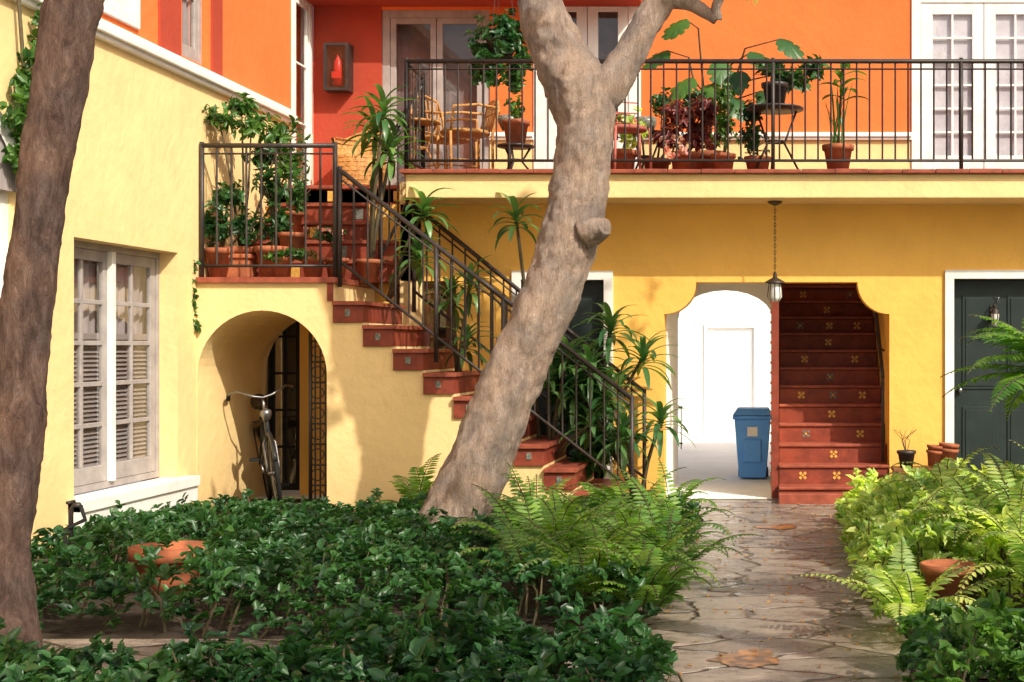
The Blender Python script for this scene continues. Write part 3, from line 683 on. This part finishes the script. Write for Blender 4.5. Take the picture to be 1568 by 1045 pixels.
b=B('trailing_vine'); 
vp=[at(293,405,11.66),at(290,430,11.65),at(296,455,11.64),at(291,480,11.65),at(296,500,11.66)]
b.tube(vp,.004,'stem',5)
for q in vp+[tuple((np.array(vp[i])+np.array(vp[i+1]))/2) for i in range(4)]: shrub(b,q,.06,.02,.05,6,4,.055,.042,'leaf_dark',.2)
b.build()
# ------------------------------------------------------------------ bicycle
b=B('bicycle')
fw=Vector((.42,-.907,0)).normalized(); fr=Vector((-4.42,12.02,0)); rear=fr-fw*1.02
ang=math.atan2(fw.y,fw.x); b.M=Matrix.Translation(rear)@Matrix.Rotation(ang,4,'Z')@Matrix.Rotation(rad(7),4,'X')
for X_ in (0,1.02):
    c=[(X_+.325*math.cos(2*math.pi*k/36),0,.34+.325*math.sin(2*math.pi*k/36)) for k in range(36)]
    b.tube(c,.02,'rubber',8,closed=True)
    c=[(X_+.303*math.cos(2*math.pi*k/36),0,.34+.303*math.sin(2*math.pi*k/36)) for k in range(36)]
    b.tube(c,.009,'steel',6,closed=True)
    for k in range(18):
        a=2*math.pi*k/18; b.tube([(X_,.02*(-1)**k,.34),(X_+.3*math.cos(a),0,.34+.3*math.sin(a))],.0022,'steel',4)
    b.cyl((X_,-.05,.34),(X_,.05,.34),.018,'steel')
    c=[(X_+.355*math.cos(a),0,.34+.355*math.sin(a)) for a in np.linspace(.4,2.7,16)]
    b.tube(c,.018,'bikepaint',6)
seat=(.30,0,.80);hd0=(.86,0,.66);hd1=(.83,0,.86);bb=(.44,0,.30)
for a,c,r_ in ((bb,seat,.018),(bb,hd0,.02),((.31,0,.76),(.84,0,.82),.017),(hd0,hd1,.022)): b.cyl(a,c,r_,'bikepaint')
for s_ in (-.05,.05):
    b.cyl(bb,(0,s_,.34),.01,'bikepaint'); b.cyl((.32,0,.74),(0,s_,.34),.009,'bikepaint')
    b.tube([(.87,0,.66),(.9,s_,.6),(.97,s_,.44),(1.02,s_,.34)],.012,'steel')
b.cyl(seat,(.27,0,.9),.012,'steel')
b.tube([(.15,0,.93),(.22,0,.94),(.32,0,.93),(.42,0,.92)],[.07,.075,.04,.02],'leather',12)
b.cyl(hd1,(.81,0,1.0),.012,'steel')
b.tube([(.55,.27,1.02),(.68,.27,1.06),(.80,.20,1.08),(.86,.08,1.02),(.84,0,1.0),(.86,-.08,1.02),(.80,-.20,1.08),(.68,-.27,1.06),(.55,-.27,1.02)],.011,'steel')
for s_ in (-.27,.27): b.cyl((.52,s_,1.01),(.64,s_,1.05),.018,'rubber')
b.lathe((.95,0,.86),[(0,.05),(.045,.03),(.05,0),(.03,-.05),(0,-.06)],'steel',14)
c=[(.44+.09*math.cos(2*math.pi*k/20),.04,.30+.09*math.sin(2*math.pi*k/20)) for k in range(20)]; b.tube(c,.006,'steel',5,closed=True)
b.cyl((.44,.05,.30),(.55,.06,.18),.009,'steel'); b.cyl((.44,-.05,.30),(.33,-.06,.42),.009,'steel')
b.box(.50,.60,.06,.15,.165,.19,'rubber'); b.box(.28,.38,-.15,-.06,.41,.435,'rubber')
b.box(-.2,.2,-.06,.06,.74,.75,'iron'); b.cyl((-.1,.06,.74),(0,.05,.34),.006,'iron'); b.cyl((-.1,-.06,.74),(0,-.05,.34),.006,'iron')
b.build()
# ------------------------------------------------------------------ lamps, bin, extinguisher ...
b=B('hanging_lantern'); X_=-.08;Y_=12.6
b.lathe((X_,Y_,2.74),[(0,.04),(.07,.038),(.06,.02),(.02,0),(0,0)],'brass',16)
z=2.74
k=0
while z>2.12:
    a=k%2; c=[(X_+(.009*math.cos(q) if a else 0),Y_+(0 if a else .009*math.cos(q)),z-.018+.02*math.sin(q)) for q in np.linspace(0,2*math.pi,8,endpoint=False)]
    b.tube(c,.003,'brass',4,closed=True); z-=.032; k+=1
b.lathe((X_,Y_,1.9),[(0,.23),(.015,.22),(.02,.18),(.09,.14),(.1,.125),(.055,.12)],'brass',8)
b.lathe((X_,Y_,1.9),[(.055,.12),(.065,.0),(.04,-.04),(0,-.045)],'frost',8)
for k in range(8):
    a=2*math.pi*k/8; b.tube([(X_+.057*math.cos(a),Y_+.057*math.sin(a),2.02),(X_+.067*math.cos(a),Y_+.067*math.sin(a),1.9),(X_+.04*math.cos(a),Y_+.04*math.sin(a),1.86)],.004,'brass',4)
b.build()
b=B('wall_lantern'); X_,Y_,Z_=at(1524,490,12.88)
b.tube([(X_,12.99,Z_+.12),(X_,12.93,Z_+.16),(X_,12.9,Z_+.12)],.008,'iron')
b.lathe((X_,12.9,Z_-.05),[(0,.17),(.01,.16),(.05,.12),(.04,.11),(.05,.11)],'iron',6); b.lathe((X_,12.9,Z_-.05),[(.042,.11),(.03,0),(0,-.01)],'frost',6)
for k in range(6):
    a=math.pi*k/3; b.tube([(X_+.044*math.cos(a),12.9+.044*math.sin(a),Z_+.06),(X_+.032*math.cos(a),12.9+.032*math.sin(a),Z_-.05)],.004,'iron',4)
b.box(X_-.03,X_+.03,12.985,13.0,Z_-.02,Z_+.14,'iron')
b.build()
b=B('door_number'); X_,Y_,Z_=at(1526,462,12.98)
b.tube([(X_-.025,12.99,Z_+.04),(X_+.025,12.99,Z_+.04),(X_-.005,12.99,Z_-.04)],.005,'steel',6); b.build()
b=B('recycling_bin'); x0_,x1_,y0_,y1_=-.53,-.14,14.7,15.1
def frus(b,x0,x1,y0,y1,z0,z1,tp,mat):
    b.add([(x0+tp,y0+tp,z0),(x1-tp,y0+tp,z0),(x1-tp,y1-tp,z0),(x0+tp,y1-tp,z0),(x0,y0,z1),(x1,y0,z1),(x1,y1,z1),(x0,y1,z1)],[(0,3,2,1),(4,5,6,7),(0,1,5,4),(1,2,6,5),(2,3,7,6),(3,0,4,7)],mat)
frus(b,x0_,x1_,y0_,y1_,.03,.66,.05,'bluep'); b.box(x0_-.02,x1_+.02,y0_-.02,y1_+.02,.66,.70,'bluep')
frus(b,x0_-.02,x1_+.02,y0_-.03,y1_+.02,.78,.705,.05,'bluep')
b.box(x0_+.1,x1_-.1,y0_-.0,y0_+.03,.2,.45,'bluep'); b.tube([(x0_+.05,y0_-.035,.69),(x1_-.05,y0_-.035,.69)],.012,'bluep')
b.add([(x0_+.14,y0_+.004,.48),(x1_-.14,y0_+.004,.48),(x1_-.14,y0_-.003,.58),(x0_+.14,y0_-.003,.58)],[(0,1,2,3)],'white')
for s_ in (x0_+.03,x1_-.07): b.tube([(s_,y1_,.06),(s_+.04,y1_,.06)],.06,'rubber',14)
b.build(.012)
b=B('fire_extinguisher_cabinet')
xa,xb,za,zb=-4.84,-4.58,4.14,4.64
b.box(xa,xb,14.57,14.597,za,zb,'iron')
for q in ((xa,xa+.03,za,zb),(xb-.03,xb,za,zb),(xa+.03,xb-.03,za,za+.03),(xa+.03,xb-.03,zb-.03,zb)): b.box(q[0],q[1],14.42,14.57,q[2],q[3],'iron')
b.lathe(((xa+xb)/2,14.5,za+.06),[(0,0),(.05,0),(.052,.2),(.04,.26),(.015,.3),(.015,.33),(0,.33)],'redmetal',16)
b.tube([((xa+xb)/2,14.49,za+.39),((xa+xb)/2+.05,14.48,za+.36),((xa+xb)/2+.06,14.47,za+.2)],.008,'rubber')
b.add([(xa+.08,14.44,za+.13),(xb-.08,14.44,za+.13),(xb-.08,14.44,za+.2),(xa+.08,14.44,za+.2)],[(0,1,2,3)],'redmetal')
b.add([(xa+.03,14.43,za+.03),(xb-.03,14.43,za+.03),(xb-.03,14.43,zb-.03),(xa+.03,14.43,zb-.03)],[(0,1,2,3)],'glass'); b.build()
b=B('garden_standpipe')
x_,y_=-4.47,8.6
b.tube([(x_,y_,0),(x_,y_,.42),(x_+.02,y_,.45),(x_+.06,y_,.45)],.016,'iron'); b.cyl((x_-.3,y_,.1),(x_+.05,y_,.1),.014,'iron'); b.cyl((x_,y_-.04,.47),(x_,y_+.04,.47),.012,'iron')
b.cyl((x_-.3,y_-.05,.12),(x_-.3,y_+.05,.08),.02,'iron')
b.tube([(x_+.06,y_,.45),(x_+.09,y_,.36),(x_-.03,y_-.03,.3),(x_+.0,y_-.03,.12),(x_+.1,y_-.05,.04)],.014,'rubber'); b.build()
b=B('terracotta_bowl'); b.lathe((-3.62,8.1,.0),[(0,0),(.14,0),(.16,.08),(.20,.19),(.23,.2),(.23,.27),(.19,.27),(.16,.2),(.1,.14),(0,.13)],'pot'); b.build()
b=B('terracotta_pot'); potf(b,.86,7.2,.06,.27); b.build()
b=B('plant_bench'); 
b.box(1.0,1.62,12.5,12.78,.30,.33,'wood')
for q in ((1.03,12.53),(1.57,12.53),(1.03,12.73),(1.57,12.73)): b.box(q[0]-.02,q[0]+.02,q[1]-.02,q[1]+.02,0,.3,'wood')
b.build(.004)
b=B('potted_twigs'); potf(b,1.13,12.62,.33,.17,'iron')
for k in range(7): b.tube([(1.13,12.62,.45),(1.13+random.uniform(-.06,.06),12.62,.58),(1.13+random.uniform(-.14,.14),12.62+random.uniform(-.05,.05),.68)],[.004,.003,.002],'stem',4)
b.build()
for X_,Z_,s_ in ((1.38,.33,.16),(1.5,.33,.18)):
    b=B('terracotta_pot'); b.M=Matrix.Translation((X_,12.62,Z_))@Matrix.Rotation(rad(6),4,'Y'); potf(b,0,0,.01,s_); potf(b,0,0,.01+.05,s_*.98); b.build()
# ------------------------------------------------------------------ balcony furniture
FZ=3.036
def chair(name,x,y,rot,mat,h=.82,arm=True,w_=.22):
    b=B(name); b.M=Matrix.Translation((x,y,FZ))@Matrix.Rotation(rad(rot),4,'Z')
    for sx in (-1,1):
        b.tube([(sx*w_,-.2,0),(sx*w_*.95,-.2,.42)],.014,mat); b.tube([(sx*w_,.2,0),(sx*w_*.95,.2,.42),(sx*w_*.95,.26,h*.85)],.014,mat)
        b.tube([(sx*w_,-.2,.15),(sx*w_,.2,.15)],.008,mat)
    b.tube([(-w_*.95,.26,h*.8),(-w_*.7,.27,h*.96),(0,.28,h),(w_*.7,.27,h*.96),(w_*.95,.26,h*.8)],.014,mat)
    b.lathe((0,0,.41),[(0,0),(w_*1.02,0),(w_*1.08,.02),(w_*1.0,.04),(0,.045)],mat,24)
    for k in range(7):
        xx=-w_*.75+w_*1.5*k/6; b.tube([(xx,.22,.45),(xx*.9,.27,h*.95)],.007,mat,6)
    for k in range(3): b.tube([(-w_*.9,.24,.52+.1*k),(w_*.9,.24,.52+.1*k)],.007,mat,6)
    if arm:
        b.tube([(-w_*.95,.25,.66),(-w_*1.15,.05,.67),(-w_*1.1,-.18,.64),(-w_,-.2,.42)],.013,mat); b.tube([(w_*.95,.25,.66),(w_*1.15,.05,.67),(w_*1.1,-.18,.64),(w_,-.2,.42)],.013,mat)
    b.build()
chair('rattan_chair',-3.02,13.0,-60,'rattan',.76); chair('rattan_chair',-3.3,13.4,60,'rattan',.88)
chair('folding_bistro_chair',-1.45,12.75,20,'pinkmetal',.62,False,.17); 
b=B('wicker_armchair'); b.M=Matrix.Translation((-4.38,14.15,FZ))@Matrix.Rotation(rad(-15),4,'Z')
b.lathe((0,0,0),[(0,.36),(.25,.36),(.27,.34),(.25,.05),(.23,0)],'rattan',24)
V=[];n=18
for k in range(n+1):
    a=math.pi*(-.1+1.2*k/n); hh=.68-.14*abs(math.cos(a))**2
    for rr,zz in ((.25,.34),(.29,hh),(.26,hh+.015),(.22,.36)): V.append((rr*math.cos(a),rr*math.sin(a),zz))
b.add(V,[(4*i+j,4*i+j+4,4*i+j+5,4*i+j+1) for i in range(n) for j in range(3)],'rattan',True)
for z_ in np.arange(.06,.36,.045): b.tube([((.245+z_*.06)*math.cos(a),(.245+z_*.06)*math.sin(a),z_) for a in np.linspace(-3.3,3.3,22)],.008,'rattan',5)
for z_ in (.40,.45,.50,.55): b.tube([(.285*math.cos(a),.285*math.sin(a),z_) for a in np.linspace(-.2,3.34,16)],.008,'rattan',5)
for z_ in (.42,.47,.52,.57): b.tube([(.243*math.cos(a),.243*math.sin(a),z_) for a in np.linspace(-.2,3.34,16)],.007,'rattan',5)
b.build()
def table(name,x,y,h,r_,mat='iron'):
    b=B(name); b.lathe((x,y,FZ),[(0,h-.02),(r_,h-.02),(r_,h),(0,h)],mat)
    for k in range(3):
        a=2*math.pi*k/3+.4; c_,s_=math.cos(a),math.sin(a)
        b.tube([(x+r_*.8*c_,y+r_*.8*s_,FZ+h-.02),(x+r_*.35*c_,y+r_*.35*s_,FZ+h*.5),(x+r_*1.05*c_,y+r_*1.05*s_,FZ+.01)],.011,mat)
    b.lathe((x,y,FZ+h*.5),[(r_*.33,0),(r_*.37,.01),(r_*.33,.02),(r_*.3,.01),(r_*.33,0)],mat); b.build()
table('round_side_table',-3.42,12.85,.52,.2,'rattan'); table('plant_stand',-2.52,12.9,.3,.17); table('plant_stand',-.08,12.95,.66,.27); table('plant_stand',-1.35,13.4,.5,.2)
potted('potted_plant',-2.52,12.9,FZ+.3,.25,[(-2.52,12.9,FZ+.65,.12,.12,.1)],18,.06,.04,'leaf_mid')
b=B('blue_ceramic_pot'); b.lathe((-2.66,13.3,FZ+.5),[(0,0),(.07,0),(.11,.08),(.11,.14),(.09,.14),(0,.1)],'tileb'); b.cyl((-2.66,13.3,FZ),(-2.66,13.3,FZ+.5),.02,'iron'); b.build()
b=B('blue_ceramic_pot'); b.lathe((-1.35,13.4,FZ+.5),[(0,0),(.07,0),(.11,.08),(.11,.14),(.09,.14),(0,.1)],'tileb'); b.build()
potted('potted_shrub',-1.55,13.1,FZ,.3,[(-1.53,13.1,FZ+.5,.22,.2,.22)],46,.065,.045,'leaf_lit')
potted('potted_coleus',-.95,13.1,FZ,.28,[(-1.0,13.1,FZ+.62,.24,.2,.2),(-.82,13.1,FZ+.45,.2,.2,.2),(-1.1,13.0,FZ+.4,.14,.1,.14),(-.75,13.0,FZ+.65,.16,.15,.14)],48,.08,.036,'redleaf')
b=B('flower_cluster'); shrub(b,(-1.02,12.75,FZ+.25),.14,.1,.16,26,5,.04,.03,'flower'); b.build()
potted('potted_shrub',-.56,12.8,FZ,.22,[(-.56,12.8,FZ+.45,.13,.1,.25),(-.56,12.8,FZ+.75,.11,.1,.16)],48,.05,.03,'leaf_mid')
potted('potted_shrub',-.25,13.2,FZ,.25,[(-.3,13.2,FZ+.4,.16,.12,.22),(-.3,13.2,FZ+.65,.13,.12,.15)],40,.06,.035,'leaf_dark')
potted('potted_shrub',-1.25,13.5,FZ,.27,[(-1.2,13.5,FZ+.8,.16,.12,.15),(-.9,13.6,FZ+.85,.2,.12,.12)],30,.07,.035,'leaf_dark')
potted('potted_succulent',-.08,12.95,FZ+.66,.25,[(-.1,12.95,FZ+1.02,.2,.15,.1),(.1,12.95,FZ+.95,.2,.15,.12),(.28,12.95,FZ+1.05,.14,.12,.12)],14,.12,.055,'leaf_dark',5,potm='iron')
b=B('potted_papyrus'); potf(b,.50,12.62,FZ,.28)
for k in range(16): blade(b,(.5+random.uniform(-.05,.05),12.62,FZ+.22),random.uniform(0,6.28),1.5,random.uniform(.4,.75),.018,random.uniform(.1,.6),'leaf_mid')
b.tube([(.5,12.62,FZ+.2),(.52,12.62,FZ+.6),(.54,12.62,FZ+.95)],.012,'stem')
for i in range(12): blade(b,(.54,12.62,FZ+.65+.03*i),i*2.4,.6,.27,.075,1.2,'leaf_mid')
b.build()
def bigleaf(b,c,d,nrm,L,W,mat='leaf_mid'):
    d=Vector(d).normalized(); nn=Vector(nrm).normalized(); s_=d.cross(nn).normalized(); nn=s_.cross(d); V=[];F=[]; c=Vector(c); n=40
    V.append(tuple(c+d*L*.35))
    for k in range(n):
        a=2*math.pi*k/n
        x_=-math.cos(a)*.5*L+.45*L; y_=math.sin(a)*W*.5*(1.1-.25*(x_/L))
        notch=1-.38*(max(0,math.sin(a*9))**4)*(1 if .6<a<5.7 else 0)
        V.append(tuple(c+d*(L*.35+(x_-L*.35)*notch)+s_*y_*notch-nn*(abs(y_)*.25+x_*x_*.3/L)))
    F=[(0,1+k,1+(k+1)%n) for k in range(n)]; b.add(V,F,mat,True)
b=B('monstera_plant'); bx,by=-.75,13.9; potf(b,bx,by,FZ,.4)
for q,dx in (((1022,78),-1),((1050,30),-.8),((1100,95),.2),((1150,80),.9),((1195,60),.8),((1090,130),-.2),((1120,150),.5),((1205,110),.9),((1165,140),.6),((1060,120),-.7),((1135,110),-.3)):
    e=at(q[0],q[1],13.7+random.uniform(-.2,.2)); m_=((bx+e[0])/2,by,max(e[2]-.05,FZ+.7))
    b.tube([(bx,by,FZ+.3),m_,e],[.014,.011,.007],'stem',6)
    bigleaf(b,e,(dx,-.4,-.5),(0,-.5,.9),.32,.30,'leaf_dark' if q[0]>1090 else 'leaf_mid')
b.build()
b=B('hanging_plant'); hx,hy,hz=at(768,70,13.5)
b.lathe((hx,hy,hz-.12),[(0,0),(.1,0),(.15,.16),(.16,.17),(.13,.17),(0,.14)],'iron')
for a in (0,2.1,4.2): b.cyl((hx+.15*math.cos(a),hy+.15*math.sin(a),hz+.05),(hx,hy,5.6),.003,'iron',4)
shrub(b,(hx,hy,hz+.05),.29,.25,.3,120,6,.085,.05,'leaf_dark',.3)
for k in range(30):
    a=random.uniform(0,6.28); q=(hx+.24*math.cos(a),hy+.2*math.sin(a),hz-random.uniform(.0,.35)); shrub(b,q,.07,.07,.1,8,5,.07,.05,'leaf_dark',.2)
b.build()
b=B('fallen_leaves'); n=260
P=np.stack([RNG.uniform(-.95,.6,n),RNG.uniform(5.6,12.5,n),np.full(n,.016)],1); D=RNG.normal(size=(n,3)); D[:,2]*=.1
b.leaves(P,D,np.array([[0,0,1.]]*n)+RNG.normal(size=(n,3))*.2,.035,.018,'dry'); b.build()
# ------------------------------------------------------------------ light, camera
sun_dir=Vector((.50,-.50,.60)).normalized()
el=math.asin(sun_dir.z)
sl=bpy.data.lights.new('sun','SUN'); sl.energy=5; sl.angle=rad(.6); sl.color=(1,.92,.79)
so=bpy.data.objects.new('sun',sl); scene.collection.objects.link(so); so.rotation_euler=sun_dir.to_track_quat('Z','Y').to_euler()
wd=bpy.data.worlds.new('World'); scene.world=wd; wd.use_nodes=True; nt=wd.node_tree
sk=nt.nodes.new('ShaderNodeTexSky'); sk.sky_type='NISHITA'; sk.sun_disc=False; sk.sun_elevation=el
sk.sun_rotation=math.atan2(sun_dir.x,sun_dir.y); sk.dust_density=6.0; sk.air_density=1.2
nt.links.new(sk.outputs[0],nt.nodes['Background'].inputs['Color']); nt.nodes['Background'].inputs['Strength'].default_value=.15
cam=bpy.data.cameras.new('camera'); co=bpy.data.objects.new('camera',cam); scene.collection.objects.link(co)
co.location=(0,0,1.45); co.rotation_euler=(rad(90),0,0); cam.sensor_width=36; cam.lens=2100/1568*36
cam.shift_x=-416/1568; cam.shift_y=7.5/1568; cam.clip_end=1000; cam.clip_start=.05
scene.camera=co
scene.view_settings.view_transform='Standard'; scene.view_settings.look='None'; scene.view_settings.exposure=0
